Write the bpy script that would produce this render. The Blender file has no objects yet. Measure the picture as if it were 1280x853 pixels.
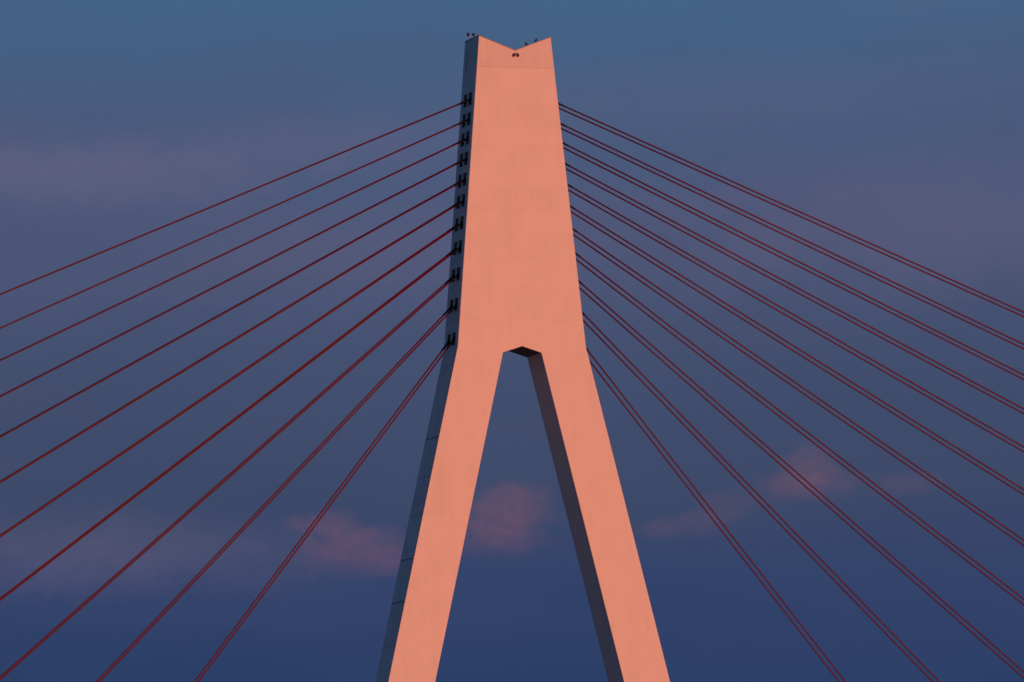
import bpy, bmesh, math, random
from mathutils import Vector, Matrix
R = math.radians
random.seed(4)
scene = bpy.context.scene
col = scene.collection

# ------------------------------------------------------------------ camera (on the river bank, telephoto)
K = 57.0                                   # height of the pylon's shoulder (where the legs part) above the bank
CAM = Vector((-550 * math.sin(0.3183), -550 * math.cos(0.3183), K - 54.98))
YAW, PITCH, ROLL, FPX = R(18.158), R(5.757), R(-1.329), 9101.5
fw = Vector((math.sin(YAW) * math.cos(PITCH), math.cos(YAW) * math.cos(PITCH), math.sin(PITCH)))
rt = Vector((math.cos(YAW), -math.sin(YAW), 0))
up = rt.cross(fw)
rt2 = math.cos(ROLL) * rt + math.sin(ROLL) * up
up2 = -math.sin(ROLL) * rt + math.cos(ROLL) * up
cd = bpy.data.cameras.new('camera')
cam = bpy.data.objects.new('camera', cd)
col.objects.link(cam)
m = Matrix((rt2, up2, -fw)).transposed().to_4x4()
m.translation = CAM
cam.matrix_world = m
cd.sensor_width = 36
cd.lens = FPX / 1280 * 36
cd.clip_start = 1
cd.clip_end = 60000
scene.camera = cam

def azel(px, py):
    d = fw * FPX + rt2 * (px - 640) + up2 * (426.5 - py)
    d.normalize()
    return math.atan2(d.x, d.y), math.asin(d.z)

# ------------------------------------------------------------------ light
SUN_AZ = R(165)                            # clockwise from +Y
SUN_EL = R(3.5)
sun_dir = Vector((math.sin(SUN_AZ) * math.cos(SUN_EL), math.cos(SUN_AZ) * math.cos(SUN_EL), math.sin(SUN_EL)))
sd = bpy.data.lights.new('sun', 'SUN')
sd.energy = 3.0
sd.angle = R(0.5)
sd.color = (1.0, 0.284, 0.124)
sun = bpy.data.objects.new('sun', sd)
col.objects.link(sun)
sun.rotation_euler = (-sun_dir).to_track_quat('-Z', 'Y').to_euler()
sun.location = (0, 0, 200)

scene.view_settings.view_transform = 'Standard'
scene.view_settings.look = 'None'
scene.view_settings.exposure = 0
scene.view_settings.gamma = 1

# ------------------------------------------------------------------ world: dusk sky opposite the setting sun
def lin(r, g, b):
    f = lambda c: (c / 255 / 12.92) if c <= 10 else ((c / 255 + 0.055) / 1.055) ** 2.4
    return (f(r), f(g), f(b), 1)

world = bpy.data.worlds.new('World')
scene.world = world
world.use_nodes = True
nt = world.node_tree
nt.nodes.clear()
N = nt.nodes.new
L = nt.links.new

def setin(sock, v):
    if hasattr(v, 'is_linked') or hasattr(v, 'links'):
        L(v, sock)
    else:
        sock.default_value = v

def math_(op, a, b=None, c=None, clamp=False):
    n = N('ShaderNodeMath')
    n.operation = op
    n.use_clamp = clamp
    setin(n.inputs[0], a)
    if b is not None:
        setin(n.inputs[1], b)
    if c is not None:
        setin(n.inputs[2], c)
    return n.outputs[0]

def smooth(v, a, b, lo=0.0, hi=1.0):
    n = N('ShaderNodeMapRange')
    n.interpolation_type = 'SMOOTHSTEP'
    setin(n.inputs[0], v)
    n.inputs[1].default_value = a
    n.inputs[2].default_value = b
    n.inputs[3].default_value = lo
    n.inputs[4].default_value = hi
    return n.outputs[0]

def mixc(fac, a, b):
    n = N('ShaderNodeMix')
    n.data_type = 'RGBA'
    setin(n.inputs[0], fac)
    setin(n.inputs[6], a)
    setin(n.inputs[7], b)
    return n.outputs[2]

tc = N('ShaderNodeTexCoord')
sep = N('ShaderNodeSeparateXYZ')
L(tc.outputs['Generated'], sep.inputs[0])
X, Y, Z = sep.outputs
az = math_('ARCTAN2', X, Y)
el = math_('ARCSINE', Z)

def noise(scale, detail=4, rough=0.5, stretch=1.0, offset=0.0):
    mp = N('ShaderNodeMapping')
    L(tc.outputs['Generated'], mp.inputs[0])
    mp.inputs['Scale'].default_value = (scale, scale, scale * stretch)
    mp.inputs['Location'].default_value = (offset, offset * 1.7, offset * 0.6)
    n = N('ShaderNodeTexNoise')
    n.inputs['Scale'].default_value = 1
    n.inputs['Detail'].default_value = detail
    n.inputs['Roughness'].default_value = rough
    L(mp.outputs[0], n.inputs['Vector'])
    return n.outputs[0]

sky = N('ShaderNodeTexSky')
sky.sky_type = 'NISHITA'
sky.sun_disc = False
sky.sun_elevation = SUN_EL
sky.sun_rotation = SUN_AZ
sky.altitude = 60
sky.dust_density = 0.6
sky.ozone_density = 4.0
nish = N('ShaderNodeVectorMath')
nish.operation = 'SCALE'
tint = N('ShaderNodeVectorMath')
tint.operation = 'MULTIPLY'
L(sky.outputs[0], tint.inputs[0])
tint.inputs[1].default_value = (1.22, 0.97, 1.03)      # violet tint over the whole dome, added to neutralise the pylon's shaded side
L(tint.outputs[0], nish.inputs[0])
nish.inputs['Scale'].default_value = 0.15

# twilight layers low in the sky: earth's shadow, pink belt, blue above
ramp = N('ShaderNodeValToRGB')
wob = math_('MULTIPLY', math_('SUBTRACT', noise(26, 3, 0.5, 2.5, 3.1), 0.5), R(1.1))
elw = math_('ADD', el, wob)
L(math_('DIVIDE', elw, R(12)), ramp.inputs[0])
er = ramp.color_ramp
stops = [(0.0, (36, 56, 94)), (3.0, (43, 63, 103)), (3.8, (51, 67, 106)), (4.5, (60, 73, 105)), (5.5, (67, 79, 110)),
         (6.7, (76, 87, 120)), (7.5, (72, 91, 125)), (8.5, (68, 99, 134)), (12.0, (62, 98, 142))]
while len(er.elements) < len(stops):
    er.elements.new(0.5)
for e, (deg, c) in zip(er.elements, stops):
    e.position = deg / 12
    e.color = lin(*c)
antisun = math_('ADD', math_('MULTIPLY', X, -math.sin(SUN_AZ)), math_('MULTIPLY', Y, -math.cos(SUN_AZ)))
belt = math_('MULTIPLY', smooth(el, R(10), R(35), 1, 0), smooth(antisun, -0.5, 0.3))
base = mixc(belt, nish.outputs[0], ramp.outputs[0])

# soft pink cloud: broad streaks everywhere, plus the small cumulus heads seen low over the horizon
streak = smooth(noise(9, 5, 0.55, 5.0, 7.3), 0.50, 0.78)
streak = math_('MULTIPLY', streak, smooth(el, R(2), R(6)))
skyc = mixc(math_('MULTIPLY', streak, 0.18), base, lin(112, 92, 122))
w1 = math_('MULTIPLY', math_('SUBTRACT', noise(260, 5, 0.55, 1.3, 1.9), 0.5), 2.0)
w2 = math_('MULTIPLY', math_('SUBTRACT', noise(95, 4, 0.5, 1.5, 5.2), 0.5), 1.6)
PX = 1 / FPX
#         x    y    rx   ry  strength, soft inner, noise
CLOUDS = [(418, 668, 46, 36, 0.30, 0.0, 0.9), (440, 690, 96, 36, 0.28, 0.0, 0.9), (376, 655, 30, 16, 0.20, 0.0, 0.8), (490, 697, 50, 20, 0.18, 0.0, 0.9),
          (637, 644, 62, 44, 0.46, 0.15, 0.55), (620, 676, 76, 28, 0.24, 0.0, 0.7),
          (1010, 588, 46, 40, 0.34, 0.0, 0.9), (985, 608, 50, 26, 0.20, 0.0, 0.9), (1046, 606, 54, 24, 0.17, 0.0, 0.9),
          (1134, 605, 54, 18, 0.14, 0.0, 0.9), (915, 632, 50, 22, 0.15, 0.0, 0.9), (866, 655, 64, 22, 0.17, 0.0, 0.9), (820, 662, 40, 14, 0.14, 0.0, 0.9),
          (90, 214, 400, 56, 0.36, 0.0, 0.5), (430, 175, 330, 50, 0.20, 0.0, 0.5), (1170, 280, 380, 110, 0.26, 0.0, 0.5),
          (170, 695, 330, 60, 0.24, 0.0, 0.6), (560, 310, 520, 110, 0.15, 0.0, 0.6), (60, 690, 220, 80, 0.10, 0.0, 0.6), (900, 120, 500, 60, 0.12, 0.0, 0.6)]
heads = veil = None
for (cx, cy, rx, ry, s, inner, nz) in CLOUDS:
    a0, e0 = azel(cx, cy)
    u = math_('MULTIPLY', math_('SUBTRACT', az, a0), 1 / (rx * PX))
    v = math_('MULTIPLY', math_('SUBTRACT', el, e0), 1 / (ry * PX))
    d = math_('SQRT', math_('ADD', math_('MULTIPLY', u, u), math_('MULTIPLY', v, v)))
    d = math_('ADD', d, math_('MULTIPLY', math_('ADD', w1, w2), nz * 0.55))
    if rx < 100:      # crisp domed tops, bases that dissolve
        n_ = smooth(d, inner, 1.15, 1, 0)
        L(smooth(v, -0.4, 0.6, inner, inner + 0.3), n_.node.inputs[1])
        mk = math_('MULTIPLY', n_, s * 0.74)
    else:
        mk = math_('MULTIPLY', smooth(d, inner, 1.15, 1, 0), s * 0.62)
    inv = math_('SUBTRACT', 1.0, mk)
    if rx >= 100:
        veil = inv if veil is None else math_('MULTIPLY', veil, inv)
    else:
        heads = inv if heads is None else math_('MULTIPLY', heads, inv)
heads = math_('MULTIPLY', math_('SUBTRACT', 1.0, heads), smooth(noise(420, 6, 0.6, 1.6, 8.8), 0.25, 0.75, 0.62, 1.02))
veil = math_('SUBTRACT', 1.0, veil)
skyc = mixc(math_('MULTIPLY', veil, 1.2), skyc, lin(124, 108, 138))
skyc = mixc(math_('MULTIPLY', heads, 1.15), skyc, lin(136, 90, 108))
bg = N('ShaderNodeBackground')
L(skyc, bg.inputs[0])
bg.inputs[1].default_value = 1.0
wo = N('ShaderNodeOutputWorld')
L(bg.outputs[0], wo.inputs[0])

# ------------------------------------------------------------------ materials
def material(name, base, rough=0.6, metallic=0.0, spec=0.5, var=0.0, scale=(1, 1, 1), streak=0.0, bump=0.0, rnd=0.0):
    mt = bpy.data.materials.new(name)
    mt.use_nodes = True
    t = mt.node_tree
    b = t.nodes['Principled BSDF']
    b.inputs['Roughness'].default_value = rough
    b.inputs['Metallic'].default_value = metallic
    b.inputs['Specular IOR Level'].default_value = spec
    geo = t.nodes.new('ShaderNodeNewGeometry')
    def nz(sc, detail=5):
        mp = t.nodes.new('ShaderNodeMapping')
        mp.inputs['Scale'].default_value = sc
        t.links.new(geo.outputs['Position'], mp.inputs[0])
        n = t.nodes.new('ShaderNodeTexNoise')
        n.inputs['Scale'].default_value = 1
        n.inputs['Detail'].default_value = detail
        n.inputs['Roughness'].default_value = 0.6
        t.links.new(mp.outputs[0], n.inputs['Vector'])
        return n.outputs[0]
    def rng(v, a, b_, lo, hi):
        r = t.nodes.new('ShaderNodeMapRange')
        t.links.new(v, r.inputs[0])
        for i, q in enumerate((a, b_, lo, hi)):
            r.inputs[i + 1].default_value = q
        return r.outputs[0]
    def mul(a, b_):
        n = t.nodes.new('ShaderNodeMath')
        n.operation = 'MULTIPLY'
        t.links.new(a, n.inputs[0])
        t.links.new(b_, n.inputs[1])
        return n.outputs[0]
    f = rng(nz(scale), 0.3, 0.7, 1 - var, 1 + var)
    if streak:
        f = mul(f, rng(nz((2.6, 2.6, 0.16), 4), 0.35, 0.75, 1.0, 1 - streak))
        f = mul(f, rng(nz((0.5, 0.5, 0.33), 3), 0.35, 0.7, 1 + streak * 0.5, 1 - streak * 0.6))
    if rnd:
        oi = t.nodes.new('ShaderNodeObjectInfo')
        f = mul(f, rng(oi.outputs['Random'], 0, 1, 1 - rnd, 1 + rnd))
    vm = t.nodes.new('ShaderNodeVectorMath')
    vm.operation = 'SCALE'
    vm.inputs[0].default_value = base
    t.links.new(f, vm.inputs['Scale'])
    t.links.new(vm.outputs[0], b.inputs['Base Color'])
    if bump:
        bp = t.nodes.new('ShaderNodeBump')
        bp.inputs['Strength'].default_value = bump
        bp.inputs['Distance'].default_value = 0.02
        t.links.new(nz(tuple(s * 2 for s in scale)), bp.inputs['Height'])
        t.links.new(bp.outputs[0], b.inputs['Normal'])
    return mt

M = {
    'paint': material('pylon_paint', (0.635, 0.61, 0.585), 0.55, spec=0.35, var=0.02, scale=(0.9, 0.9, 0.5), streak=0.05, bump=0.04, rnd=0.008),
    'paint_cap': material('pylon_paint_weathered', (0.622, 0.598, 0.572), 0.6, spec=0.3, var=0.03, scale=(1.4, 1.4, 0.5), streak=0.08, bump=0.05),
    'seam': material('joint_shadow_gap', (0.03, 0.03, 0.033), 0.8),
    'plate': material('cover_plate_paint', (0.67, 0.65, 0.63), 0.6, spec=0.3, var=0.08, scale=(1.2, 1.2, 0.35), streak=0.16, bump=0.05, rnd=0.04),
    'core': material('pylon_core_steel', (0.20, 0.19, 0.19), 0.7, var=0.05),
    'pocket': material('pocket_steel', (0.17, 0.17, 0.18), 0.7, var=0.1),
    'cable': material('cable_paint', (0.092, 0.0042, 0.015), 0.5, spec=0.3, var=0.12, scale=(0.5, 0.5, 0.5)),
    'sleeve': material('sleeve_steel', (0.014, 0.008, 0.011), 0.7, spec=0.2, var=0.1),
    'lamp': material('lamp_housing', (0.008, 0.006, 0.007), 0.5, var=0.1, scale=(6, 6, 6)),
    'lens': material('lamp_lens', (0.09, 0.012, 0.010), 0.25, var=0.05),
    'bracket': material('bracket_steel', (0.28, 0.17, 0.17), 0.5, var=0.1, scale=(5, 5, 5)),
    'feather': material('feathers', (0.006, 0.006, 0.007), 0.55, var=0.2, scale=(30, 30, 30)),
    'beak': material('bird_beak', (0.02, 0.018, 0.018), 0.5),
    'concrete': material('concrete', (0.33, 0.32, 0.30), 0.85, var=0.15, scale=(0.4, 0.4, 0.4), bump=0.2),
    'asphalt': material('asphalt', (0.05, 0.05, 0.052), 0.9, var=0.15, scale=(3, 3, 3)),
    'grass': material('meadow', (0.06, 0.085, 0.03), 0.95, var=0.35, scale=(0.05, 0.05, 0.05)),
    'water': material('river', (0.02, 0.03, 0.035), 0.12, var=0.1, scale=(0.05, 0.05, 0.05), bump=0.3),
}

# ------------------------------------------------------------------ mesh helpers
def build(name, bm, mat, parent=None, smooth_=False):
    me = bpy.data.meshes.new(name)
    bmesh.ops.recalc_face_normals(bm, faces=bm.faces)
    bm.to_mesh(me)
    bm.free()
    me.materials.append(M[mat])
    if smooth_:
        for p in me.polygons:
            p.use_smooth = True
    o = bpy.data.objects.new(name, me)
    col.objects.link(o)
    if parent:
        o.parent = parent
        o.matrix_parent_inverse = Matrix()
        o.location = -parent_loc(parent)
    return o

def parent_loc(p):
    v = Vector((0, 0, 0))
    while p:
        v = v + p.location
        p = p.parent
    return v

def tag(o, label, cat, group=None):
    o['label'] = label
    o['category'] = cat
    if group:
        o['group'] = group
    return o

def structure(o):
    o['kind'] = 'structure'
    return o

def box(bm, lo, hi):
    v = [bm.verts.new((x, y, z)) for x in (lo[0], hi[0]) for y in (lo[1], hi[1]) for z in (lo[2], hi[2])]
    for q in ((0, 1, 3, 2), (4, 6, 7, 5), (0, 4, 5, 1), (2, 3, 7, 6), (0, 2, 6, 4), (1, 5, 7, 3)):
        bm.faces.new([v[i] for i in q])

def tube(bm, pts, radii, n=10, caps=True):
    rings = []
    pts = [Vector(p) for p in pts]
    for i, p in enumerate(pts):
        d = (pts[min(i + 1, len(pts) - 1)] - pts[max(i - 1, 0)]).normalized()
        a = d.cross(Vector((0, 1, 0)))
        if a.length < 1e-3:
            a = d.cross(Vector((1, 0, 0)))
        a.normalize()
        b = d.cross(a)
        r = radii[i] if isinstance(radii, (list, tuple)) else radii
        rings.append([bm.verts.new(p + r * (math.cos(t) * a + math.sin(t) * b)) for t in (2 * math.pi * k / n for k in range(n))])
    for r0, r1 in zip(rings, rings[1:]):
        for k in range(n):
            bm.faces.new((r0[k], r0[(k + 1) % n], r1[(k + 1) % n], r1[k]))
    if caps:
        bm.faces.new(rings[0])
        bm.faces.new(rings[-1])

def prism(bm, poly, y0, y1):
    f = [bm.verts.new((x, y0, z)) for x, z in poly]
    b = [bm.verts.new((x, y1, z)) for x, z in poly]
    bm.faces.new(f)
    bm.faces.new(b[::-1])
    n = len(poly)
    for i in range(n):
        bm.faces.new((f[i], b[i], b[(i + 1) % n], f[(i + 1) % n]))

def bevel_long(bm, w, test):
    es = [e for e in bm.edges if test(e)]
    bmesh.ops.bevel(bm, geom=es, offset=w, segments=2, affect='EDGES', profile=0.6)

# ------------------------------------------------------------------ setting (below the picture): meadow, river, bridge deck
bm = bmesh.new()
box(bm, (-20000, -20000, -6), (20000, 20000, -0.5))
structure(build('ground', bm, 'grass'))
bm = bmesh.new()
box(bm, (-20000, -330, -0.6), (20000, -45, -0.46))
w_ = structure(build('river', bm, 'water'))
w_.rotation_euler = (0, 0, R(90))
w_.location = (-140, 0, 0)
# the bank the photographer stands on
bm = bmesh.new()
box(bm, (CAM.x - 60, CAM.y - 60, -0.6), (CAM.x + 60, CAM.y + 60, 0.35))
structure(build('river_bank', bm, 'grass'))

D = 3.517          # depth of the pylon
DECK = 13.0
bm = bmesh.new()
prism(bm, [(-9, DECK - 3.4), (9, DECK - 3.4), (15.5, DECK - 0.5), (15.5, DECK), (-15.5, DECK), (-15.5, DECK - 0.5)], -235, 235)
dk = structure(build('bridge_deck', bm, 'concrete'))
dk.rotation_euler = (0, 0, R(-90))
dk.location = (0, D / 2, 0)
for s in (-1, 1):
    bm = bmesh.new()
    y0, y1 = sorted((s * 2.6, s * 14.3))
    box(bm, (-234, y0 + D / 2, DECK + 0.004), (234, y1 + D / 2, DECK + 0.03))
    structure(build('road', bm, 'asphalt'))
for x, where in ((-190, 'far out on the dark pocketed side'), (-95, 'next to the pylon on the dark pocketed side'), (95, 'next to the pylon on the unseen side'), (190, 'far out on the unseen side')):
    bm = bmesh.new()
    prism(bm, [(x - 2, -0.6), (x + 2, -0.6), (x + 1.6, DECK - 3.4), (x - 1.6, DECK - 3.4)], D / 2 - 7, D / 2 + 7)
    tag(build('bridge_pier', bm, 'concrete'), 'concrete deck pier ' + where, 'pier', 'piers under the bridge deck')

# ------------------------------------------------------------------ pylon
H = 23.8
WT, WK, WA, ZA, ZAP, ZN, SL = 2.879, 5.131, 1.525, -0.419, 0.073, 22.707, 0.239
S = 1.222
ZI = [19.037, 17.496, 16.026, 14.449, 12.848, 11.227, 9.508, 7.668, 5.591, 3.248, 0.613]
MI = [0.413, 0.441, 0.468, 0.500, 0.540, 0.590, 0.655, 0.736, 0.843, 1.000, 1.255]
def half(z):
    return WK + (WT - WK) * z / H if z >= 0 else WK - SL * z
def inner(z):
    return WA + SL * (ZA - z)

pylon = bpy.data.objects.new('bridge_pylon', None)
col.objects.link(pylon)
pylon.location = (0, D / 2, DECK)
tag(pylon, 'tall pale steel bridge pylon, sunset-lit, with notched top and two spread legs', 'pylon')
GAP = 0.0012
BV = 0.035

def pocket_segment(z0, z1, anchor, bottom=None, top=None):
    """one box segment; both narrow sides have two cable pockets. bottom/top: extra outline points."""
    bm = bmesh.new()
    cz = K
    PW, PT, PB = 0.42, 0.56, 0.44
    pz = [anchor - PB, anchor + PT]
    ub = [BV, D / 2 - S / 2 - PW, D / 2 - S / 2 + PW, D / 2 + S / 2 - PW, D / 2 + S / 2 + PW, D - BV]
    vb = [z0, pz[0], pz[1], z1]
    if z0 < 0 < pz[0]:
        vb = [z0, 0.0, pz[0], pz[1], z1]
    cache = {}
    def V(x, y, z):
        k = (round(x, 5), round(y, 5), round(z, 5))
        if k not in cache:
            cache[k] = bm.verts.new((x, y, z + cz))
        return cache[k]
    def F(*p):
        vs = [V(*q) for q in p]
        try:
            bm.faces.new(vs)
        except ValueError:
            pass
    for s in (-1, 1):
        for j in range(len(vb) - 1):
            a, b = vb[j], vb[j + 1]
            for i in range(len(ub) - 1):
                y0, y1 = ub[i], ub[i + 1]
                hole = i in (1, 3) and abs(a - pz[0]) < 1e-6
                P = lambda y, z, dx=0: (s * (half(z) - dx), y, z)
                if not hole:
                    F(P(y0, a), P(y1, a), P(y1, b), P(y0, b))
        # chamfers towards the broad faces
        for yy, yb in ((0, ub[0]), (D, ub[-1])):
            for j in range(len(vb) - 1):
                a, b = vb[j], vb[j + 1]
                F((s * half(a), yb, a), (s * half(b), yb, b), (s * (half(b) - BV), yy, b), (s * (half(a) - BV), yy, a))
    # broad faces and end plates
    for yy in (0, D):
        right = [(half(z) - BV, yy, z) for z in vb]
        left = [(-half(z) + BV, yy, z) for z in reversed(vb)]
        low = [(x, yy, z) for x, z in (bottom or [])]
        F(*(right + left + low))
    F(*[(half(z1) - BV, 0, z1), (half(z1), ub[0], z1)] + [(half(z1), u, z1) for u in ub[1:]] + [(half(z1) - BV, D, z1)]
      + [(-half(z1) + BV, D, z1)] + [(-half(z1), u, z1) for u in reversed(ub)] + [(-half(z1) + BV, 0, z1)])
    if bottom:
        seq = [(-half(z0) + BV, z0)] + bottom + [(half(z0) - BV, z0)]
        for (xa, za), (xb, zb) in zip(seq, seq[1:]):
            F((xa, 0, za), (xb, 0, zb), (xb, D, zb), (xa, D, za))
    else:
        F(*[(half(z0) - BV, 0, z0)] + [(half(z0), u, z0) for u in ub] + [(half(z0) - BV, D, z0)]
          + [(-half(z0) + BV, D, z0)] + [(-half(z0), u, z0) for u in reversed(ub)] + [(-half(z0) + BV, 0, z0)])
    return bm

def pocket(s, y, anchor):
    """open steel box set into the narrow side, its back plate square to the cable"""
    bm = bmesh.new()
    PW, PT, PB = 0.418, 0.558, 0.438
    a, b = anchor - PB, anchor + PT
    P = lambda yy, z, dx=0.0: bm.verts.new((s * (half(z) - dx), yy, z + K))
    db, dt = 0.9, 0.02
    q = [P(y - PW, a), P(y + PW, a), P(y + PW, b), P(y - PW, b)]
    r = [P(y - PW, a, db), P(y + PW, a, db), P(y + PW, b, dt), P(y - PW, b, dt)]
    bm.faces.new(r)
    for i in range(4):
        j = (i + 1) % 4
        bm.faces.new((q[i], q[j], r[j], r[i]))
    return bm

# boundaries between the anchor segments
bounds = [21.40] + [0.5 * (ZI[i] + ZI[i + 1]) + 0.10 for i in range(10)]
head_core = bmesh.new()
prism(head_core, [(-half(1.6) + 1.2, K + 1.6), (half(1.6) - 1.2, K + 1.6), (half(21.2) - 1.2, K + 21.2), (-half(21.2) + 1.2, K + 21.2)], 0.05, D - 0.05)
head = build('head', head_core, 'core', pylon)
for i, za in enumerate(ZI):
    z1 = bounds[i] - GAP
    if i < 10:
        bm = pocket_segment(bounds[i + 1] + GAP, z1, za)
    else:
        bm = pocket_segment(ZA, z1, za, bottom=[(-inner(ZA), ZA), (0, ZAP), (inner(ZA), ZA)])
    build('head_segment', bm, 'paint', head)
    for s in (-1, 1):
        for k in (-1, 1):
            build('anchor_pocket', pocket(s, D / 2 + k * S / 2, za), 'pocket', head)

# dark plates added under the arch to deepen its shaded underside
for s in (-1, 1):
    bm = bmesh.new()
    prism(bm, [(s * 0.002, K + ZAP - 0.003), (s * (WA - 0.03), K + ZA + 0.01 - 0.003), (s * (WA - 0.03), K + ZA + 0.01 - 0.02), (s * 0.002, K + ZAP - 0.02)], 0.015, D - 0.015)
    build('soffit_dark_plate', bm, 'pocket', head)

# cap with the V notch, its top edge trimmed with a thin flashing
bm = bmesh.new()
zc = bounds[0] - GAP + 0.0004
prism(bm, [(-half(zc), K + zc), (half(zc), K + zc), (WT, K + H), (0, K + ZN), (-WT, K + H)], 0, D)
bevel_long(bm, BV, lambda e: all(abs(abs(v.co.x) - half(v.co.z - K)) < 1e-3 and abs(v.co.x) > 1 for v in e.verts) and abs(e.verts[0].co.y - e.verts[1].co.y) < 1e-4)
cap = build('cap', bm, 'paint_cap', pylon)
for s in (-1, 1):
    bm = bmesh.new()
    prism(bm, [(s * 0.004, K + ZN + 0.004), (s * (WT + 0.02), K + H + 0.004), (s * (WT + 0.02), K + H + 0.055), (s * 0.004, K + ZN + 0.055)], -0.025, D + 0.025)
    build('flashing', bm, 'core', cap)
# narrow dark strip standing in for a recessed channel on the cap's narrow sides
for s in (-1, 1):
    bm = bmesh.new()
    x0, x1 = half(21.45), half(23.1)
    for ya, yb in ((2.58, 2.74),):
        vs = []
        for (x, z) in ((x0, 21.45), (x1, 23.1)):
            vs.append((s * (x - 0.05), z)), vs.append((s * (x + 0.012), z))
        poly = [(vs[0][0], K + vs[0][1]), (vs[1][0], K + vs[1][1]), (vs[3][0], K + vs[3][1]), (vs[2][0], K + vs[2][1])]
        prism(bm, poly, ya, yb)
    build('channel_strip', bm, 'pocket', cap)

# legs: an inner core with box segments round it
JOINTS = [-6.85, -9.8, -12.75, -16.05, -19.3, -22.7, -26, -29.3, -32.6, -35.9, -39.2, -42.5]
for s in (-1, 1):
    bm = bmesh.new()
    ins = 0.06
    zt_, zb_ = ZA - 0.3, DECK - K
    prism(bm, [(s * (inner(zt_) + ins), K + zt_), (s * (half(zt_) - ins), K + zt_), (s * (half(zb_) - ins), K + zb_ - 0.02), (s * (inner(zb_) + ins), K + zb_ - 0.02)], ins, D - ins)
    leg = build('leg', bm, 'core', pylon)
    lim = [ZA] + JOINTS + [DECK - K]
    for j, (zt, zb) in enumerate(zip(lim, lim[1:])):
        g0 = 0.0015 if j == 0 else GAP
        zt, zb = zt - g0, zb + (GAP if j < len(JOINTS) else 0.0)
        bm = bmesh.new()
        prism(bm, [(s * inner(zt), K + zt), (s * half(zt), K + zt), (s * half(zb), K + zb), (s * inner(zb), K + zb)], 0, D)
        bevel_long(bm, BV, lambda e: abs(e.verts[0].co.z - e.verts[1].co.z) > 1)
        build('leg_segment', bm, 'paint', leg)
    # cover plates along the narrow outer side, butting with open joints
    for j, (zt, zb) in enumerate(zip(lim, lim[1:])):
        top_gap = 0.5 if j == 0 else (0.03 if j in (1, 4, 5) else 0.012)
        zt2, zb2 = zt - top_gap, zb + (0.03 if (j + 1) in (1, 4, 5) else 0.012)
        bm = bmesh.new()
        prism(bm, [(s * (half(zt2) + 0.003), K + zt2), (s * (half(zt2) + 0.035), K + zt2), (s * (half(zb2) + 0.035), K + zb2), (s * (half(zb2) + 0.003), K + zb2)], 0.42, D - 0.42)
        build('cover_plate', bm, 'plate', leg)
    # open joint strip behind the plates
    for k, z in enumerate(JOINTS):
        hgt = 0.03 if (k + 1) in (1, 4, 5) else 0.010
        bm = bmesh.new()
        prism(bm, [(s * (half(z + hgt) + 0.002), K + z + hgt), (s * (half(z + hgt) + 0.012), K + z + hgt), (s * (half(z - hgt) + 0.012), K + z - hgt), (s * (half(z - hgt) + 0.002), K + z - hgt)], 0.30, D - 0.30)
        build('joint_strip', bm, 'seam', leg)
    # bearing shoe on the deck
    bm = bmesh.new()
    xi, xo = inner(zb_), half(zb_)
    prism(bm, [(s * (xi - 0.5), DECK + 0.003), (s * (xo + 0.5), DECK + 0.003), (s * (xo + 0.3), DECK + 0.5), (s * (xi - 0.3), DECK + 0.5)], -0.3, D + 0.3)
    build('bearing_shoe', bm, 'concrete', pylon)

# ------------------------------------------------------------------ stay cables: 11 pairs on each side
ORD = ['highest', 'second highest', 'third highest', 'fourth highest', 'fifth highest', 'sixth highest', 'fifth lowest', 'fourth lowest', 'third lowest', 'second lowest', 'lowest']
for s in (-1, 1):
    for i, (z, sl) in enumerate(zip(ZI, MI)):
        for k in (-1, 1):
            y = D / 2 + k * S / 2
            w = half(z)
            d = Vector((s, 0, -sl)).normalized()
            P0 = Vector((s * w, y, K + z)) - d * 0.30
            run = (K + z - DECK) / sl
            P1 = Vector((s * (w + run), y, DECK + 0.035))
            bm = bmesh.new()
            n = 8
            pts = []
            for q in range(n + 1):
                t = q / n
                p = P0.lerp(P1, t)
                p.z -= 4 * t * (1 - t) * run * 0.0004
                pts.append(p)
            tube(bm, pts, 0.062, 10)
            c = build('stay_cable', bm, 'cable', None, True)
            side = 'on the dark pocketed side' if s < 0 else 'on the unseen side'
            pair = 'nearer the lit face' if k < 0 else 'farther behind'
            tag(c, '%s dark red stay cable %s, %s' % (ORD[i], side, pair), 'cable', 'paired stay cables fanning from the pylon')
            bm = bmesh.new()
            A = P0 - d * 0.02
            tube(bm, [A, A + d * 0.40, A + d * 0.46, A + d * 1.25], [0.115, 0.115, 0.08, 0.072], 14)
            build('socket_sleeve', bm, 'sleeve', c, True)
            bm = bmesh.new()
            B = P1 - d * 1.6
            tube(bm, [B, B + d * 0.1, P1 - d * 0.02], [0.08, 0.12, 0.12], 12)
            build('deck_socket', bm, 'sleeve', c, True)

# ------------------------------------------------------------------ small things on top
def lathe(bm, prof, c, axis, n=14):
    axis = Vector(axis).normalized()
    tube(bm, [Vector(c) + axis * h for h, r in prof], [r for h, r in prof], n)

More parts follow.
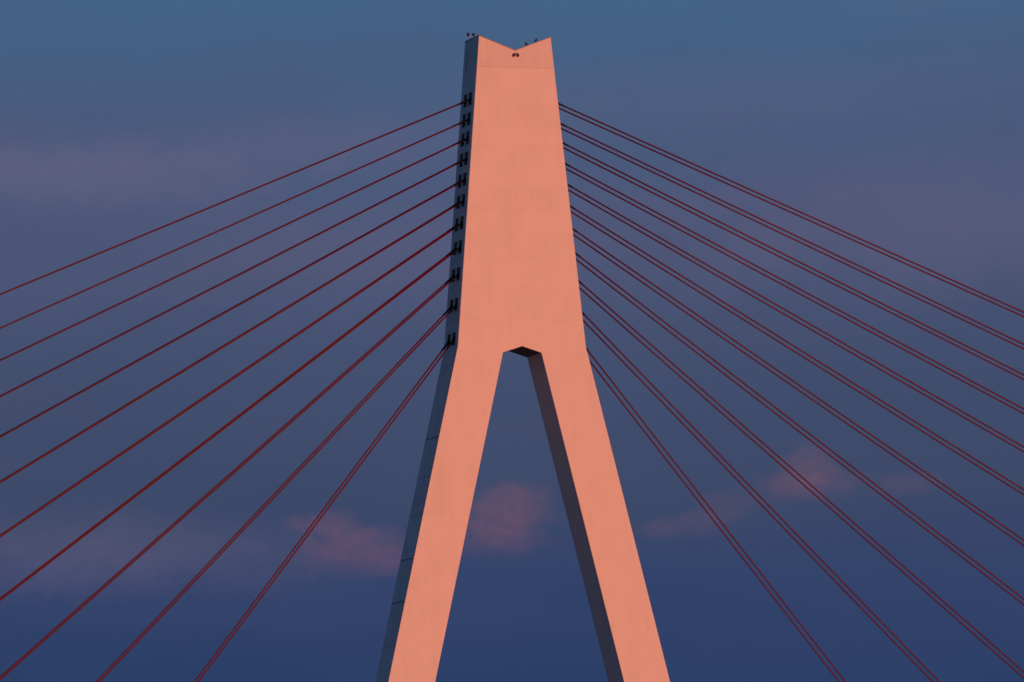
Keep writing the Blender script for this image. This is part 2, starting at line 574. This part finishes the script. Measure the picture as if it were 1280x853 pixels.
def twin_lamp(name, base, right, upv, out, label, wall=False):
    base, right, upv, out = Vector(base), Vector(right), Vector(upv), Vector(out)
    root = bpy.data.objects.new(name, None)
    col.objects.link(root)
    root.location = base
    tag(root, label, 'lamp', 'twin warning lamps on the pylon top')
    bm = bmesh.new()
    if wall:
        top = base + out * 0.12 + upv * 0.10
        tube(bm, [base, base + out * 0.12, top], 0.025, 8)
    else:
        top = base + upv * 0.20
        tube(bm, [base - upv * 0.05, top], 0.03, 8)
    build('post', bm, 'bracket', root)
    for s in (-1, 1):
        bm = bmesh.new()
        if wall:
            hub = base + out * 0.14 + right * (s * 0.17) - upv * 0.14
            tube(bm, [top, base + out * 0.14 + right * (s * 0.10) + upv * 0.12, hub + upv * 0.12], 0.028, 8)
        else:
            hub = base + right * (s * 0.215) + upv * 0.30
            tube(bm, [top, base + right * (s * 0.12) + upv * 0.24, hub], 0.022, 8)
        build('arm', bm, 'bracket', root)
        bm = bmesh.new()
        ax = upv
        g = 0.68 if wall else 1.0
        lathe(bm, [(h, r * g) for h, r in ((-0.02, 0.06), (0.0, 0.10), (0.05, 0.11), (0.055, 0.095))], hub, ax)
        hs = build('lamp_base', bm, 'lamp', root, True)
        bm = bmesh.new()
        lathe(bm, [(h, r * g) for h, r in ((0.056, 0.09), (0.12, 0.115), (0.18, 0.10), (0.215, 0.06), (0.225, 0.012))], hub, ax)
        build('lens', bm, 'lens' if wall else 'lamp', hs, True)
    if wall:
        bm = bmesh.new()
        c = base + out * 0.012
        box(bm, (c.x - 0.09, c.y - 0.012, c.z - 0.09), (c.x + 0.09, c.y + 0.010, c.z + 0.09))
        build('mounting_plate', bm, 'bracket', root)
        bm = bmesh.new()
        tube(bm, [base + out * 0.14 - right * 0.17 + upv * 0.02, base + out * 0.14 + right * 0.17 + upv * 0.02], 0.02, 8)
        build('crossbar', bm, 'bracket', root)

def top_z(x):
    return K + ZN + (H - ZN) * abs(x) / WT + 0.055
lx = -WT + 0.10
twin_lamp('warning_lamp', (lx, D * 0.66, top_z(lx)), (1, 0, 0), (0, 0, 1), (0, -1, 0), 'small dark twin warning lamp standing on the high corner above the dark pockets')
twin_lamp('warning_lamp', (0.02, -0.001, K + ZN - 0.32), (1, 0, 0), (0, 0, 1), (0, -1, 0), 'small dark red twin warning lamp fixed to the lit face below the notch', wall=True)

def bird(x, face, label):
    z = top_z(x)
    y = 0.10
    root = bpy.data.objects.new('bird', None)
    col.objects.link(root)
    root.location = (x, y, z)
    tag(root, label, 'bird', 'birds perched on the pylon top')
    o = Vector((x, y, z))
    f = Vector((face, 0, 0))
    u = Vector((0, 0, 1))
    bm = bmesh.new()
    spine = [(-0.155, 0.005, 0.006), (-0.12, 0.03, 0.016), (-0.075, 0.07, 0.034), (-0.03, 0.105, 0.060), (0.02, 0.145, 0.068), (0.05, 0.185, 0.056),
             (0.062, 0.215, 0.040), (0.070, 0.240, 0.038), (0.078, 0.262, 0.034), (0.085, 0.280, 0.016)]
    tube(bm, [o + f * a * 0.62 + u * b for a, b, r in spine], [r * 1.25 for a, b, r in spine], 14)
    build('body', bm, 'feather', root, True)
    bm = bmesh.new()
    tube(bm, [o + f * 0.10 + u * 0.252, o + f * 0.125 + u * 0.250, o + f * 0.155 + u * 0.243], [0.014, 0.010, 0.002], 8)
    build('beak', bm, 'beak', root)
    for s in (-1, 1):
        bm = bmesh.new()
        h = o + Vector((0, s * 0.03, 0)) + f * 0.01
        slope = (H - ZN) / WT * 0.0
        tube(bm, [h + u * 0.10, h + u * 0.045 - f * 0.012, h + u * 0.004, h + f * 0.05 + u * (0.004 + 0.38 * max(face, 0) * 0.05)], [0.012, 0.007, 0.006, 0.005], 6)
        build('leg', bm, 'beak', root)
        bm = bmesh.new()
        wpts = [o + Vector((0, s * 0.066, 0)) + f * 0.035 + u * 0.175, o + Vector((0, s * 0.076, 0)) - f * 0.03 + u * 0.115, o + Vector((0, s * 0.035, 0)) - f * 0.10 + u * 0.05, o + Vector((0, s * 0.012, 0)) - f * 0.15 + u * 0.015]
        tube(bm, wpts, [0.022, 0.034, 0.02, 0.004], 8)
        build('wing', bm, 'feather', root, True)
bird(0.93, -1, 'small dark bird perched low on the sloping top edge, closer to the notch')
bird(1.71, 1, 'small dark bird perched higher on the sloping top edge, closer to the corner')
